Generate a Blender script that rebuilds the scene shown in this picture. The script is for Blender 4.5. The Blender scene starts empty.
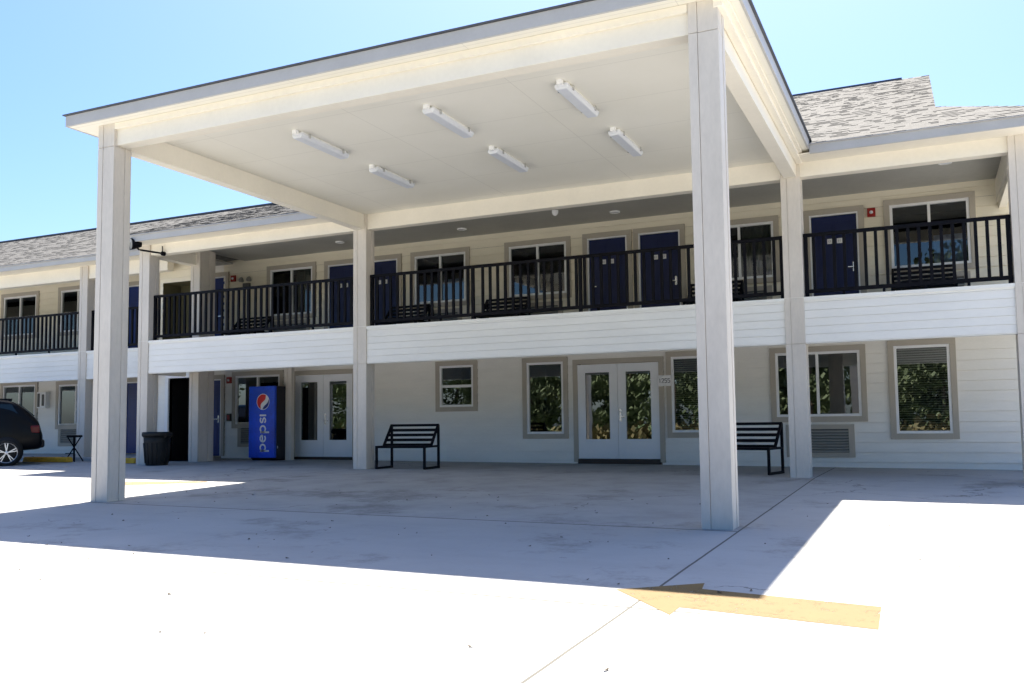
import bpy, math, random
from mathutils import Vector, Matrix
random.seed(7)
S = bpy.context.scene
COL = S.collection
R = math.radians

# ------------------------------------------------------------------ materials
class NT:
    def __init__(s, name):
        s.m = bpy.data.materials.new(name); s.m.use_nodes = True
        s.t = s.m.node_tree; s.n = s.t.nodes; s.l = s.t.links
        s.b = s.n['Principled BSDF']; s.out = s.n['Material Output']
    def new(s, typ, **kw):
        n = s.n.new(typ)
        for k, v in kw.items(): setattr(n, k, v)
        return n
    def link(s, a, b): s.l.new(a, b)
    def math(s, op, a, b=None, c=None, clamp=False):
        n = s.n.new('ShaderNodeMath'); n.operation = op; n.use_clamp = clamp
        for i, v in enumerate((a, b, c)):
            if v is None: continue
            if isinstance(v, (int, float)): n.inputs[i].default_value = v
            else: s.l.new(v, n.inputs[i])
        return n.outputs[0]
    def mix(s, f, a, b, mode='MIX'):
        n = s.n.new('ShaderNodeMix'); n.data_type = 'RGBA'; n.blend_type = mode
        for i, v in ((0, f), (6, a), (7, b)):
            if isinstance(v, (int, float)): n.inputs[i].default_value = v
            elif isinstance(v, tuple): n.inputs[i].default_value = (*v, 1)
            else: s.l.new(v, n.inputs[i])
        return n.outputs[2]
    def noise(s, scale, vec=None, detail=4, rough=.55):
        n = s.n.new('ShaderNodeTexNoise'); n.inputs['Scale'].default_value = scale
        n.inputs['Detail'].default_value = detail; n.inputs['Roughness'].default_value = rough
        if vec is not None: s.l.new(vec, n.inputs['Vector'])
        return n.outputs['Fac']
    def ramp(s, f, a, b):
        n = s.n.new('ShaderNodeMapRange'); n.inputs['From Min'].default_value = a; n.inputs['From Max'].default_value = b
        s.l.new(f, n.inputs['Value']); return n.outputs[0]
    def pos(s): return s.n.new('ShaderNodeNewGeometry').outputs['Position']
    def bump(s, h, strength=.2, dist=.01):
        n = s.n.new('ShaderNodeBump'); n.inputs['Strength'].default_value = strength; n.inputs['Distance'].default_value = dist
        s.l.new(h, n.inputs['Height']); s.l.new(n.outputs[0], s.b.inputs['Normal'])

def paint(name, col, rough=.55, var=.08, scale=3.0, bump=.08, spec=.4, metal=0.0, stretch=None):
    k = NT(name); p = k.pos()
    if stretch:
        mp = k.new('ShaderNodeMapping'); mp.inputs['Scale'].default_value = stretch
        k.link(p, mp.inputs['Vector']); p = mp.outputs[0]
    n1 = k.noise(scale, p, 5); n2 = k.noise(scale * 14, p, 3)
    f = k.math('ADD', k.math('MULTIPLY', n1, .7), k.math('MULTIPLY', n2, .3))
    lo = tuple(c * (1 - var * 1.6) for c in col); hi = tuple(min(1, c * (1 + var)) for c in col)
    k.link(k.mix(k.ramp(f, .3, .7), lo, hi), k.b.inputs['Base Color'])
    k.b.inputs['Roughness'].default_value = rough
    k.b.inputs['Specular IOR Level'].default_value = spec
    k.b.inputs['Metallic'].default_value = metal
    if bump: k.bump(n2, bump, .004)
    return k.m

M = {}
M['siding_low'] = paint('siding_lower', (.89, .86, .79), .5, .04, 1.2, .05, stretch=(1, 1, 3))  # same paint as upstairs; cooler look of the shaded ground floor put in
M['siding_up'] = paint('siding_upper', (.86, .79, .63), .5, .04, 1.2, .05, stretch=(1, 1, 3))  # same paint as the ground floor; warm bounce light put into the colour
M['siding_skirt'] = paint('siding_skirt', (.89, .87, .81), .5, .04, .9, .05, stretch=(1, 1, 3))
M['trim'] = paint('taupe_trim', (.47, .42, .345), .55, .05, 2.5)
M['column'] = paint('column_paint', (.68, .62, .54), .5, .09, 2.0, .1, stretch=(1, 1, .35))
M['beam'] = paint('cream_paint', (.88, .82, .70), .5, .04, 1.3)
M['fascia'] = paint('fascia_paint', (.50, .485, .465), .45, .05, 2.0)
M['ceiling'] = paint('canopy_ceiling_paint', (.85, .825, .755), .6, .05, .8)
M['porch_ceiling'] = paint('porch_ceiling_shade', (.46, .45, .41), .65, .08, 1.0)  # weaker light under the deep porch is put into this darker grey
M['white'] = paint('white_vinyl', (.85, .85, .84), .35, .02, 4)
M['door_white'] = paint('white_door', (.84, .85, .86), .4, .02, 3)
M['navy'] = paint('navy_paint', (.005, .013, .075), .45, .12, 2.5, .1)
M['navy_lit'] = paint('navy_paint_lit', (.006, .026, .17), .4, .1, 2.5, .1)  # same paint as navy; the stronger light on these doors is put in
M['black'] = paint('black_metal', (.005, .005, .008), .55, .2, 6, .05, spec=.12)
M['black_plastic'] = paint('black_plastic', (.008, .008, .007), .6, .2, 6, .1)
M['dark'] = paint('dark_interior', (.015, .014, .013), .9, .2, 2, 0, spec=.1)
M['olive'] = paint('olive_interior', (.12, .11, .06), .8, .1, 2, 0, spec=.2)
M['grille'] = paint('grille_grey', (.30, .29, .26), .5, .06, 4)
M['grille_dark'] = paint('grille_dark_grey', (.10, .10, .095), .6, .1, 4)  # plain dark grey for louvre backing, box covers and anchor pins
M['chrome'] = paint('brushed_metal', (.7, .7, .7), .25, .05, 10, 0, metal=1)
M['red'] = paint('alarm_red', (.32, .02, .015), .4, .05, 6)
M['brown'] = paint('dark_brown', (.05, .035, .025), .5, .1, 6)
M['blind'] = paint('blind_grey', (.42, .42, .38), .6, .08, 3)
M['curtain'] = paint('curtain_green', (.10, .12, .085), .8, .15, 5)
M['blue_reflection'] = paint('blue_reflection_panel', (.16, .24, .38), .8, .08, 5)  # blue reflection of the upper panes, painted as a panel colour
M['yellow_stop'] = paint('worn_yellow', (.62, .36, .03), .7, .2, 7, .3)
M['lens'] = paint('frosted_lens', (.72, .74, .78), .3, .03, 8, 0)
M['ink'] = paint('dark_ink', (.06, .06, .07), .6, .1, 20, 0)
M['leaf_bit'] = paint('dry_leaf', (.06, .045, .03), .9, .3, 30, 0)
M['soda_blue'] = paint('soda_blue', (.01, .085, .72), .3, .25, 1.6, 0)
M['soda_dark'] = paint('soda_dark', (.012, .012, .02), .35, .1, 4, 0)
M['logo_white'] = paint('logo_white', (.85, .85, .85), .4, .02, 4, 0)
M['logo_red'] = paint('logo_red', (.65, .02, .02), .4, .03, 4, 0)
M['logo_blue'] = paint('logo_blue', (.01, .03, .22), .4, .03, 4, 0)
M['tyre'] = paint('tyre_rubber', (.015, .015, .015), .85, .2, 12)
M['rim'] = paint('alloy', (.62, .62, .64), .3, .03, 8, 0, metal=.85)
M['tail'] = paint('tail_lamp_red', (.09, .006, .008), .15, .05, 8, 0)
M['drip'] = paint('roof_edge', (.09, .095, .11), .6, .1, 6)
M['bark'] = paint('bark', (.10, .075, .055), .9, .3, 6, .5)
M['shingle_a'] = paint('shingle_light', (.098, .096, .092), .9, .22, 9, .5)
M['shingle_b'] = paint('shingle_mid', (.088, .086, .083), .9, .22, 9, .5)
M['shingle_c'] = paint('shingle_dark', (.074, .073, .072), .9, .22, 9, .5)
M['walk'] = paint('walkway_concrete', (.45, .445, .43), .85, .14, 2.2, .3)
M['grass'] = paint('verge_grass', (.07, .10, .03), .95, .35, .7, .4)
M['road'] = paint('asphalt', (.055, .055, .055), .9, .2, 1.5, .4)

def car_paint():
    k = NT('black_car_paint')
    k.b.inputs['Base Color'].default_value = (.003, .003, .0035, 1); k.b.inputs['Specular IOR Level'].default_value = .12
    k.b.inputs['Coat Weight'].default_value = .08; k.b.inputs['Coat Roughness'].default_value = .03
    k.link(k.math('MULTIPLY_ADD', k.noise(3, k.pos()),   .08, .3), k.b.inputs['Roughness'])
    return k.m
M['car'] = car_paint()

def glass_mat(name, tint, extra, rough=.0):
    k = NT(name); k.n.remove(k.b)
    tr = k.new('ShaderNodeBsdfTransparent'); tr.inputs[0].default_value = (*tint, 1)
    gl = k.new('ShaderNodeBsdfGlossy'); gl.inputs['Roughness'].default_value = rough
    gl.inputs['Color'].default_value = (.93, .96, .97, 1)
    fr = k.new('ShaderNodeFresnel'); fr.inputs[0].default_value = 1.5
    bp = k.new('ShaderNodeBump'); bp.inputs['Strength'].default_value = .07; bp.inputs['Distance'].default_value = .012
    k.link(k.noise(1.7, k.pos(), 1), bp.inputs['Height']); k.link(bp.outputs[0], gl.inputs['Normal'])
    f = k.math('ADD', fr.outputs[0], extra, clamp=True)
    mx = k.new('ShaderNodeMixShader'); k.link(f, mx.inputs[0]); k.link(tr.outputs[0], mx.inputs[1]); k.link(gl.outputs[0], mx.inputs[2])
    k.link(mx.outputs[0], k.out.inputs[0])
    return k.m
M['glass'] = glass_mat('window_glass', (.55, .6, .57), .20)
M['glass_up'] = glass_mat('balcony_glass', (.55, .58, .58), .05)
M['glass_door'] = glass_mat('door_glass', (.4, .45, .43), .24)
M['car_glass'] = glass_mat('car_glass', (.03, .03, .03), .0)

def concrete():
    k = NT('driveway_concrete'); P = k.pos()
    sp = k.new('ShaderNodeSeparateXYZ'); k.link(P, sp.inputs[0]); X, Y = sp.outputs[0], sp.outputs[1]
    big = k.noise(.22, P, 6, .6); mid = k.noise(1.6, P, 6, .65); fine = k.noise(24, P, 4, .7)
    mp = k.new('ShaderNodeMapping'); mp.inputs['Scale'].default_value = (.35, 2.2, 1); k.link(P, mp.inputs['Vector'])
    streak = k.noise(1.5, mp.outputs[0], 5, .65)
    c = k.mix(k.ramp(big, .35, .68), (.36, .36, .355), (.43, .43, .42))
    c = k.mix(k.math('MULTIPLY', k.ramp(streak, .5, .72), .3), c, (.31, .31, .30))
    c = k.mix(k.math('MULTIPLY', k.ramp(mid, .5, .75), .3), c, (.29, .285, .275))
    # older browner slab under the canopy (in from the joints)
    a = k.ramp(X, .075, .05); b = k.ramp(Y, -6.36, -6.33); d = k.ramp(X, -14.9, -14.8)
    slab = k.math('MULTIPLY', k.math('MULTIPLY', a, b), d)
    old = k.mix(k.ramp(mid, .35, .7), (.40, .40, .39), (.31, .31, .30))
    old = k.mix(k.math('MULTIPLY', k.ramp(mid, .55, .75), .35), old, (.26, .255, .245))
    c = k.mix(k.math('MULTIPLY', slab, .85), c, old)
    c = k.mix(k.ramp(fine, .25, .8), c, k.mix(.12, c, (.25, .24, .23)))
    # joints
    wob = k.math('MULTIPLY_ADD', mid, .012, -.006)
    def line(co, v, w): return k.math('LESS_THAN', k.math('ABSOLUTE', k.math('ADD', k.math('SUBTRACT', co, v), wob)), w)
    j = line(X, .065, .010)
    L2 = k.math('MULTIPLY', line(Y, -6.35, .016), k.math('LESS_THAN', X, .065))
    L3 = k.math('MULTIPLY', line(Y, -9.81, .015), k.math('LESS_THAN', X, .5))
    L4 = k.math('MULTIPLY', line(X, -4.45, .009), k.math('LESS_THAN', Y, -9.81))
    L5 = k.math('MULTIPLY', line(Y, -7.6, .010), k.math('GREATER_THAN', X, 2.2))
    L6 = k.math('MULTIPLY', line(X, -8.95, .01), k.math('GREATER_THAN', Y, -9.8))
    L7 = k.math('MULTIPLY', line(Y, -12.6, .009), k.math('LESS_THAN', X, 50))
    for q in (L2, L3, L4, L5, L6, L7): j = k.math('MAXIMUM', j, q)
    c = k.mix(k.math('MULTIPLY', j, .9), c, (.075, .07, .06))
    # dark oil / tyre specks
    vo = k.new('ShaderNodeTexVoronoi'); vo.inputs['Scale'].default_value = .9; k.link(P, vo.inputs['Vector'])
    sc = k.math('LESS_THAN', k.math('ADD', vo.outputs['Distance'], k.math('MULTIPLY', fine, .12)), .085)
    c = k.mix(k.math('MULTIPLY', sc, .45), c, (.10, .10, .10))
    # hairline cracks, tyre scuffs and old stains
    wv = k.new('ShaderNodeTexVoronoi'); wv.feature = 'DISTANCE_TO_EDGE'; wv.inputs['Scale'].default_value = .16
    ad = k.new('ShaderNodeVectorMath'); ad.operation = 'ADD'; cn = k.new('ShaderNodeTexNoise'); cn.inputs['Scale'].default_value = .9; cn.inputs['Detail'].default_value = 6
    k.link(P, cn.inputs['Vector']); sc2 = k.new('ShaderNodeVectorMath'); sc2.operation = 'SCALE'; sc2.inputs['Scale'].default_value = 1.6; k.link(cn.outputs['Color'], sc2.inputs[0]); k.link(P, ad.inputs[0]); k.link(sc2.outputs[0], ad.inputs[1]); k.link(ad.outputs[0], wv.inputs['Vector'])
    crack = k.math('MULTIPLY', k.math('LESS_THAN', wv.outputs['Distance'], .0016), k.math('GREATER_THAN', big, .50))
    c = k.mix(k.math('MULTIPLY', crack, .6), c, (.07, .065, .06))
    st = k.ramp(k.math('ADD', k.noise(.55, P, 7, .72), k.math('MULTIPLY', fine, .10)), .59, .70)
    c = k.mix(k.math('MULTIPLY', st, .6), c, (.155, .15, .135))
    sf = k.math('MULTIPLY', k.ramp(k.noise(9, mp.outputs[0], 4, .7), .62, .74), k.ramp(big, .45, .6))
    c = k.mix(k.math('MULTIPLY', sf, .4), c, (.12, .118, .112))
    k.link(c, k.b.inputs['Base Color']); k.b.inputs['Roughness'].default_value = .85
    k.b.inputs['Specular IOR Level'].default_value = .25
    h = k.math('SUBTRACT', k.math('ADD', fine, k.math('MULTIPLY', streak, .5)), k.math('MULTIPLY', j, 3))
    k.bump(h, .25, .006)
    return k.m
M['concrete'] = concrete()

def ceiling_mat():
    k = NT('canopy_ceiling_paint'); P = k.pos(); sp = k.new('ShaderNodeSeparateXYZ'); k.link(P, sp.inputs[0])
    n = k.noise(.5, P, 6, .65); f = k.noise(30, P, 3)
    c = k.mix(k.ramp(n, .3, .72), (.88, .845, .75), (.82, .785, .68))
    def seam(co, step, off): return k.math('LESS_THAN', k.math('PINGPONG', k.math('ADD', co, off), step / 2), .005)
    j = k.math('MAXIMUM', seam(sp.outputs[1], 1.22, .25), seam(sp.outputs[0], 2.44, .4))
    c = k.mix(k.math('MULTIPLY', j, .35), c, (.45, .42, .36))
    k.link(c, k.b.inputs['Base Color']); k.b.inputs['Roughness'].default_value = .6; k.bump(k.math('SUBTRACT', f, j), .12, .004)
    return k.m
M['ceiling'] = ceiling_mat()
def road_paint(name, col, wear):
    k = NT(name); P = k.pos()
    n = k.noise(5, P, 6, .7); n2 = k.noise(40, P, 3)
    c = k.mix(k.ramp(n, .3, .75), col, tuple(x * .86 for x in col))
    k.link(c, k.b.inputs['Base Color']); k.b.inputs['Roughness'].default_value = .75
    tr = k.new('ShaderNodeBsdfTransparent'); mx = k.new('ShaderNodeMixShader')
    f = k.math('MULTIPLY', k.ramp(k.math('ADD', k.math('MULTIPLY', n, .5), k.math('MULTIPLY', n2, .5)), .62 - wear, .72 - wear), .9)
    k.link(f, mx.inputs[0]); k.link(k.b.outputs[0], mx.inputs[1]); k.link(tr.outputs[0], mx.inputs[2]); k.link(mx.outputs[0], k.out.inputs[0])
    return k.m
M['arrow'] = road_paint('arrow_paint', (.155, .095, .026), .05)
M['stripe'] = road_paint('stripe_paint', (.24, .17, .08), .12)

def foliage(name, a, b):
    k = NT(name); P = k.pos()
    k.link(k.mix(k.ramp(k.noise(.6, P, 4), .3, .7), a, b), k.b.inputs['Base Color'])
    k.b.inputs['Roughness'].default_value = .6
    return k.m
M['leaf'] = foliage('tree_leaf', (.06, .085, .04), (.13, .155, .08))
M['leaf2'] = foliage('shrub_leaf', (.10, .10, .05), (.19, .145, .065))

# ------------------------------------------------------------------ mesh builder
def root_of(o):
    while o.parent: o = o.parent
    return o
class MB:
    def __init__(s): s.v = []; s.f = []; s.mi = []
    def add(s, vs, fs, mi=0):
        b = len(s.v); s.v += [tuple(map(float, v)) for v in vs]
        s.f += [tuple(b + i for i in f) for f in fs]; s.mi += [mi] * len(fs); return s
    def box(s, x0, x1, y0, y1, z0, z1, mi=0):
        return s.hexa([(x0, y0, z0), (x1, y0, z0), (x1, y1, z0), (x0, y1, z0), (x0, y0, z1), (x1, y0, z1), (x1, y1, z1), (x0, y1, z1)], mi)
    def hexa(s, vs, mi=0):
        return s.add(vs, [(0, 3, 2, 1), (4, 5, 6, 7), (0, 1, 5, 4), (1, 2, 6, 5), (2, 3, 7, 6), (3, 0, 4, 7)], mi)
    def quad(s, a, b, c, d, mi=0): return s.add([a, b, c, d], [(0, 1, 2, 3)], mi)
    def bar(s, p, q, w, h, mi=0, up=(0, 0, 1)):
        p, q = Vector(p), Vector(q); d = (q - p).normalized(); u = Vector(up)
        if abs(d.dot(u)) > .95: u = Vector((0, 1, 0))
        r = d.cross(u).normalized(); u = r.cross(d)
        c = []
        for e in (p, q):
            for a, b in ((-1, -1), (1, -1), (1, 1), (-1, 1)): c.append(e + r * a * w / 2 + u * b * h / 2)
        return s.add(c, [(3, 2, 1, 0), (4, 5, 6, 7), (0, 1, 5, 4), (1, 2, 6, 5), (2, 3, 7, 6), (3, 0, 4, 7)], mi)
    def tube(s, p, q, r0, r1=None, n=16, mi=0, cap=True):
        r1 = r0 if r1 is None else r1
        p, q = Vector(p), Vector(q); d = (q - p).normalized()
        a = d.orthogonal().normalized(); b = d.cross(a); vs = []
        for e, r in ((p, r0), (q, r1)):
            for i in range(n):
                t = 2 * math.pi * i / n; vs.append(e + a * r * math.cos(t) + b * r * math.sin(t))
        fs = [(i, (i + 1) % n, n + (i + 1) % n, n + i) for i in range(n)]
        if cap: fs += [tuple(range(n - 1, -1, -1)), tuple(range(n, 2 * n))]
        return s.add(vs, fs, mi)
    def lathe(s, prof, c, axis=(0, 0, 1), n=24, mi=0):
        d = Vector(axis).normalized(); a = d.orthogonal().normalized(); b = d.cross(a); c = Vector(c); vs = []
        for r, h in prof:
            for i in range(n):
                t = 2 * math.pi * i / n; vs.append(c + d * h + (a * math.cos(t) + b * math.sin(t)) * r)
        fs = []
        for k in range(len(prof) - 1):
            for i in range(n): fs.append((k * n + i, k * n + (i + 1) % n, (k + 1) * n + (i + 1) % n, (k + 1) * n + i))
        return s.add(vs, fs, mi)
    def prism(s, poly, y0, y1, mi=0, plane='xz'):
        n = len(poly)
        mk = (lambda a, b, y: (a, y, b)) if plane == 'xz' else (lambda a, b, y: (y, a, b))
        vs = [mk(a, b, y0) for a, b in poly] + [mk(a, b, y1) for a, b in poly]
        return s.add(vs, [tuple(range(n)), tuple(range(2 * n - 1, n - 1, -1))] + [(i, n + i, n + (i + 1) % n, (i + 1) % n) for i in range(n)], mi)
    def build(s, name, mats, parent=None, smooth=False, bevel=0, recalc=True):
        me = bpy.data.meshes.new(name)
        o = Vector(root_of(parent).location) if parent else Vector((0, 0, 0))
        me.from_pydata([(x - o.x, y - o.y, z - o.z) for x, y, z in s.v], [], s.f)
        if not isinstance(mats, (list, tuple)): mats = [mats]
        for m in mats: me.materials.append(M[m] if isinstance(m, str) else m)
        for p, i in zip(me.polygons, s.mi): p.material_index = i; p.use_smooth = smooth
        if recalc:
            import bmesh
            bm = bmesh.new(); bm.from_mesh(me); bmesh.ops.recalc_face_normals(bm, faces=bm.faces); bm.to_mesh(me); bm.free()
        ob = bpy.data.objects.new(name, me); COL.objects.link(ob)
        if parent: ob.parent = parent
        if bevel:
            b = ob.modifiers.new('Bevel', 'BEVEL'); b.width = bevel; b.segments = 2; b.limit_method = 'ANGLE'; b.angle_limit = R(40)
        return ob
def tag(o, label=None, cat=None, group=None, kind=None):
    if label: o['label'] = label
    if cat: o['category'] = cat
    if group: o['group'] = group
    if kind: o['kind'] = kind
    return o
def thing(name, label, cat, loc=(0, 0, 0), group=None):
    o = bpy.data.objects.new(name, None); o.empty_display_size = .2; COL.objects.link(o); o.location = loc
    return tag(o, label, cat, group)
def copy_tree(o, parent=None):
    c = o.copy(); COL.objects.link(c); c.parent = parent
    for ch in list(o.children): copy_tree(ch, c)
    return c
def place_copy(o, loc, rz, label, group=None):
    c = copy_tree(o); c.location = loc; c.rotation_euler = (0, 0, rz); c['label'] = label
    if group: c['group'] = group
    return c

# ------------------------------------------------------------------ layout constants (metres)
W = 3.54                    # wall plane of the motel
ZT, ZS = 2.82, 2.065        # balcony skirt
ZB, ZC = 4.805, 5.115       # beams
CW = .306
D = 6.264                   # front of the canopy columns
XR, XL = 0.0, -8.444        # right faces of canopy columns
def gz(x, y): return -.0935 - .006 * x + .0207 * max(min(y, 0), -32)

# ------------------------------------------------------------------ ground
g = MB(); xs = [-150, -60, -30, -20, -10, 0, 10, 30, 60, 150]; ys = [-27, -20, -12, -6, 0, 4, 30, 120]
for i in range(len(xs) - 1):
    for j in range(len(ys) - 1):
        q = [(xs[i], ys[j]), (xs[i + 1], ys[j]), (xs[i + 1], ys[j + 1]), (xs[i], ys[j + 1])]
        g.quad(*[(x, y, gz(x, y)) for x, y in q])
tag(g.build('concrete_ground', 'concrete'), kind='structure')
g = MB()
for a, b, z in ((-150, 150, 0),):
    g.quad((a, -60, gz(0, -40)), (b, -60, gz(0, -40)), (b, -27, gz(b, -27) + .004), (a, -27, gz(a, -27) + .004))
g.quad((-150, -400, gz(0, -40)), (150, -400, gz(0, -40)), (150, -60, gz(0, -40)), (-150, -60, gz(0, -40)))
tag(g.build('grass_verge', 'grass'), kind='structure')
g = MB()
g.quad((-150, -40, gz(0, -40) + .25), (150, -40, gz(0, -40) + .25), (150, -33, gz(0, -40) + .25), (-150, -33, gz(0, -40) + .25))
tag(g.build('road', 'road'), kind='structure')
# raised walkway of the wing
g = MB(); g.box(-40, -15.75, .95, W, -.3, .10)
tag(g.build('walkway', 'walk', bevel=.01), kind='structure')

# painted arrow
def g3(x, y, dz=.002): return (x, y, gz(x, y) + dz)
pts = [(-.179, -9.33), (.322, -8.915), (.350, -9.115), (1.464, -9.252), (1.476, -9.84), (.346, -9.70), (.342, -9.915)]
m_ = MB(); m_.add([g3(*p) for p in pts], [(0, 6, 1), (1, 6, 5, 2), (2, 5, 4, 3)])
tag(m_.build('painted_arrow', 'arrow', recalc=False), 'yellow painted arrow on the concrete, pointing left, half in canopy shade', 'painted arrow')
m_ = MB(); q = [(-11.3, -3.75), (-9.66, -3.14), (-9.35, -3.36), (-10.5, -4.3)]
m_.add([g3(*p) for p in q], [(0, 3, 2, 1)])
tag(m_.build('painted_stripe', 'stripe', recalc=False), 'faded pale yellow paint stripe on sunlit concrete behind left canopy column', 'paint stripe')
# leaf litter
m_ = MB()
for i in range(150):
    x = random.uniform(-9, 4); y = random.uniform(-11.5, -3.5); r = random.uniform(.008, .03); a = random.uniform(0, 6.28)
    c = [(x + r * math.cos(a + t) * (1 if k % 2 else .5), y + r * math.sin(a + t) * (1 if k % 2 else .5)) for k, t in enumerate((0, 1.57, 3.14, 4.71))]
    m_.quad(*[g3(px, py, .004 + .008 * (k % 2)) for k, (px, py) in enumerate(c)])
tag(m_.build('leaf_litter', 'leaf_bit'), 'few dry leaf bits scattered over the concrete', 'leaf litter', kind='stuff')

# ------------------------------------------------------------------ siding walls
def siding(mb, x0, x1, z0, z1, Y, openings=(), h=.19, dep=.015, mi=0, gap=.008):
    zs = set([z0, z1]); k = math.ceil(z0 / h)
    while k * h < z1: zs.add(round(k * h, 5)); k += 1
    for o in openings: zs |= {max(z0, min(z1, o[2])), max(z0, min(z1, o[3]))}
    zs = sorted(zs)
    for a, b in zip(zs, zs[1:]):
        if b - a < 1e-4: continue
        zm = (a + b) / 2; kk = math.floor(zm / h); base = kk * h
        segs = [(x0, x1)]
        for o in openings:
            if o[2] < zm < o[3]:
                ns = []
                for s0, s1 in segs:
                    if o[1] <= s0 or o[0] >= s1: ns.append((s0, s1)); continue
                    if o[0] > s0: ns.append((s0, o[0]))
                    if o[1] < s1: ns.append((o[1], s1))
                segs = ns
        ya = Y - dep * (1 - (a - base) / h); yb = Y - dep * (1 - (b - base) / h)
        for s0, s1 in segs:
            a2 = a
            if abs(a - base) < 1e-4 and b - a > .02:      # open shadow gap under each board
                a2 = a + gap; mb.quad((s0, Y + .012, a), (s1, Y + .012, a), (s1, Y + .012, a2), (s0, Y + .012, a2), mi)
                mb.quad((s0, Y + .012, a2), (s1, Y + .012, a2), (s1, ya, a2), (s0, ya, a2), mi)
            mb.quad((s0, ya, a2), (s1, ya, a2), (s1, yb, b), (s0, yb, b), mi)

def casing(x0, x1, z0, z1, Y, w, name, parent, sill=True, mat='trim', label=None):
    m = MB(); y0, y1 = Y - .045, Y + .03
    m.box(x0, x0 + w, y0, y1, z0, z1 - w); m.box(x1 - w, x1, y0, y1, z0, z1 - w); m.box(x0, x1, y0 - .004, y1, z1 - w, z1)
    if sill: m.box(x0 + w, x1 - w, y0, y1, z0, z0 + w)
    o = m.build(name, mat, parent, bevel=.004)
    if label: o['label'] = label
    return o
def blinds(m, x0, x1, z0, z1, y, step=.04):
    z = z0
    while z < z1: m.quad((x0, y - .012, z), (x1, y - .012, z), (x1, y + .012, z + .024), (x0, y + .012, z + .024)); z += step
def window(b, x0, x1, z0, z1, style, Y=W, w=.105, fill=None):
    """x0..z1 = outer casing"""
    t = casing(x0, x1, z0, z1, Y, w, 'window', b)
    a, c, d, e = x0 + w, x1 - w, z0 + w, z1 - w
    f = MB(); fw = .05; y0, y1 = Y - .03, Y + .05
    f.box(a, a + fw, y0, y1, d, e); f.box(c - fw, c, y0, y1, d, e); f.box(a + fw, c - fw, y0, y1, e - fw, e); f.box(a + fw, c - fw, y0, y1, d, d + fw)
    xm = (a + c) / 2
    if style == 'slide': f.box(xm - .025, xm + .025, y0 + .006, y1, d + fw, e - fw)
    if style == 'hung': f.box(a + fw, c - fw, y0 + .006, y1, (d + e) / 2 - .03, (d + e) / 2 + .03)
    f.build('window_frame', 'white', t, bevel=.004)
    p = MB()
    yg = Y + .012
    if style == 'slide':
        p.quad((a + fw, yg, d + fw), (xm - .025, yg, d + fw), (xm - .025, yg, e - fw), (a + fw, yg, e - fw))
        p.quad((xm + .025, yg + .015, d + fw), (c - fw, yg + .015, d + fw), (c - fw, yg + .015, e - fw), (xm + .025, yg + .015, e - fw))
    else:
        p.quad((a + fw, yg, d + fw), (c - fw, yg, d + fw), (c - fw, yg, e - fw), (a + fw, yg, e - fw))
    p.build('pane', 'glass_up' if z0 > 3 else 'glass', t, recalc=False)
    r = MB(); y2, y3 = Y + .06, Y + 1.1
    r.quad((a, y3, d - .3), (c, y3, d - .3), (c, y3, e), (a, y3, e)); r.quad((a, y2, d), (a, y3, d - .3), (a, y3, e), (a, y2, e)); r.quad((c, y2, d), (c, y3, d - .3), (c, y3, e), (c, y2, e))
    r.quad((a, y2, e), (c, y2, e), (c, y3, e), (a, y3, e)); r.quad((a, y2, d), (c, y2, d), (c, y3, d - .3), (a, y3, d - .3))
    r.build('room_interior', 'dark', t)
    if fill == 'curtain':
        q = MB(); n = 14; xa, xb = xm + .03, c - fw
        for i in range(n):
            u0, u1 = xa + (xb - xa) * i / n, xa + (xb - xa) * (i + 1) / n; yy = [Y + .16 + .03 * (i % 2), Y + .16 + .03 * ((i + 1) % 2)]
            q.quad((u0, yy[0], d), (u1, yy[1], d), (u1, yy[1], e), (u0, yy[0], e))
        q.build('curtain', 'curtain', t)
    if fill == 'blue_reflection':
        q = MB(); n = 10; xa, xb = xm + .06, c - fw - .02; zt = d + (e - d) * .48
        for i in range(n):
            u0, u1 = xa + (xb - xa) * i / n, xa + (xb - xa) * (i + 1) / n; yy = [Y + .07 + .015 * (i % 2), Y + .07 + .015 * ((i + 1) % 2)]
            q.quad((u0, yy[0], d), (u1, yy[1], d), (u1, yy[1], zt), (u0, yy[0], zt))
        q.build('curtain', 'blue_reflection', t)  # added pleated panel, carries the blue reflection of the lower pane
    if fill == 'blind':
        q = MB(); blinds(q, a + fw, c - fw, d + fw, e - fw, Y + .09, .045); q.build('blind', 'blind', t)
    return t
def handle(m, x, z, y, s):
    m.box(x - .022, x + .022, y - .014, y, z - .09, z + .1); m.tube((x, y - .014, z), (x, y - .055, z), .012, n=8); m.bar((x, y - .055, z), (x + s * .11, y - .055, z), .016, .02)
def digits(m, cx, cz, y, s=1):
    # smudged two-mark plaque figures, too small to read in the place
    for dx in (-.016, .014):
        m.box(cx + dx - .007, cx + dx + .007, y - .002, y, cz + .012, cz + .018); m.box(cx + dx - .007, cx + dx - .001, y - .002, y, cz - .012, cz + .006)
        m.box(cx + dx - .002, cx + dx + .008, y - .002, y, cz - .02, cz - .014)
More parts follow.
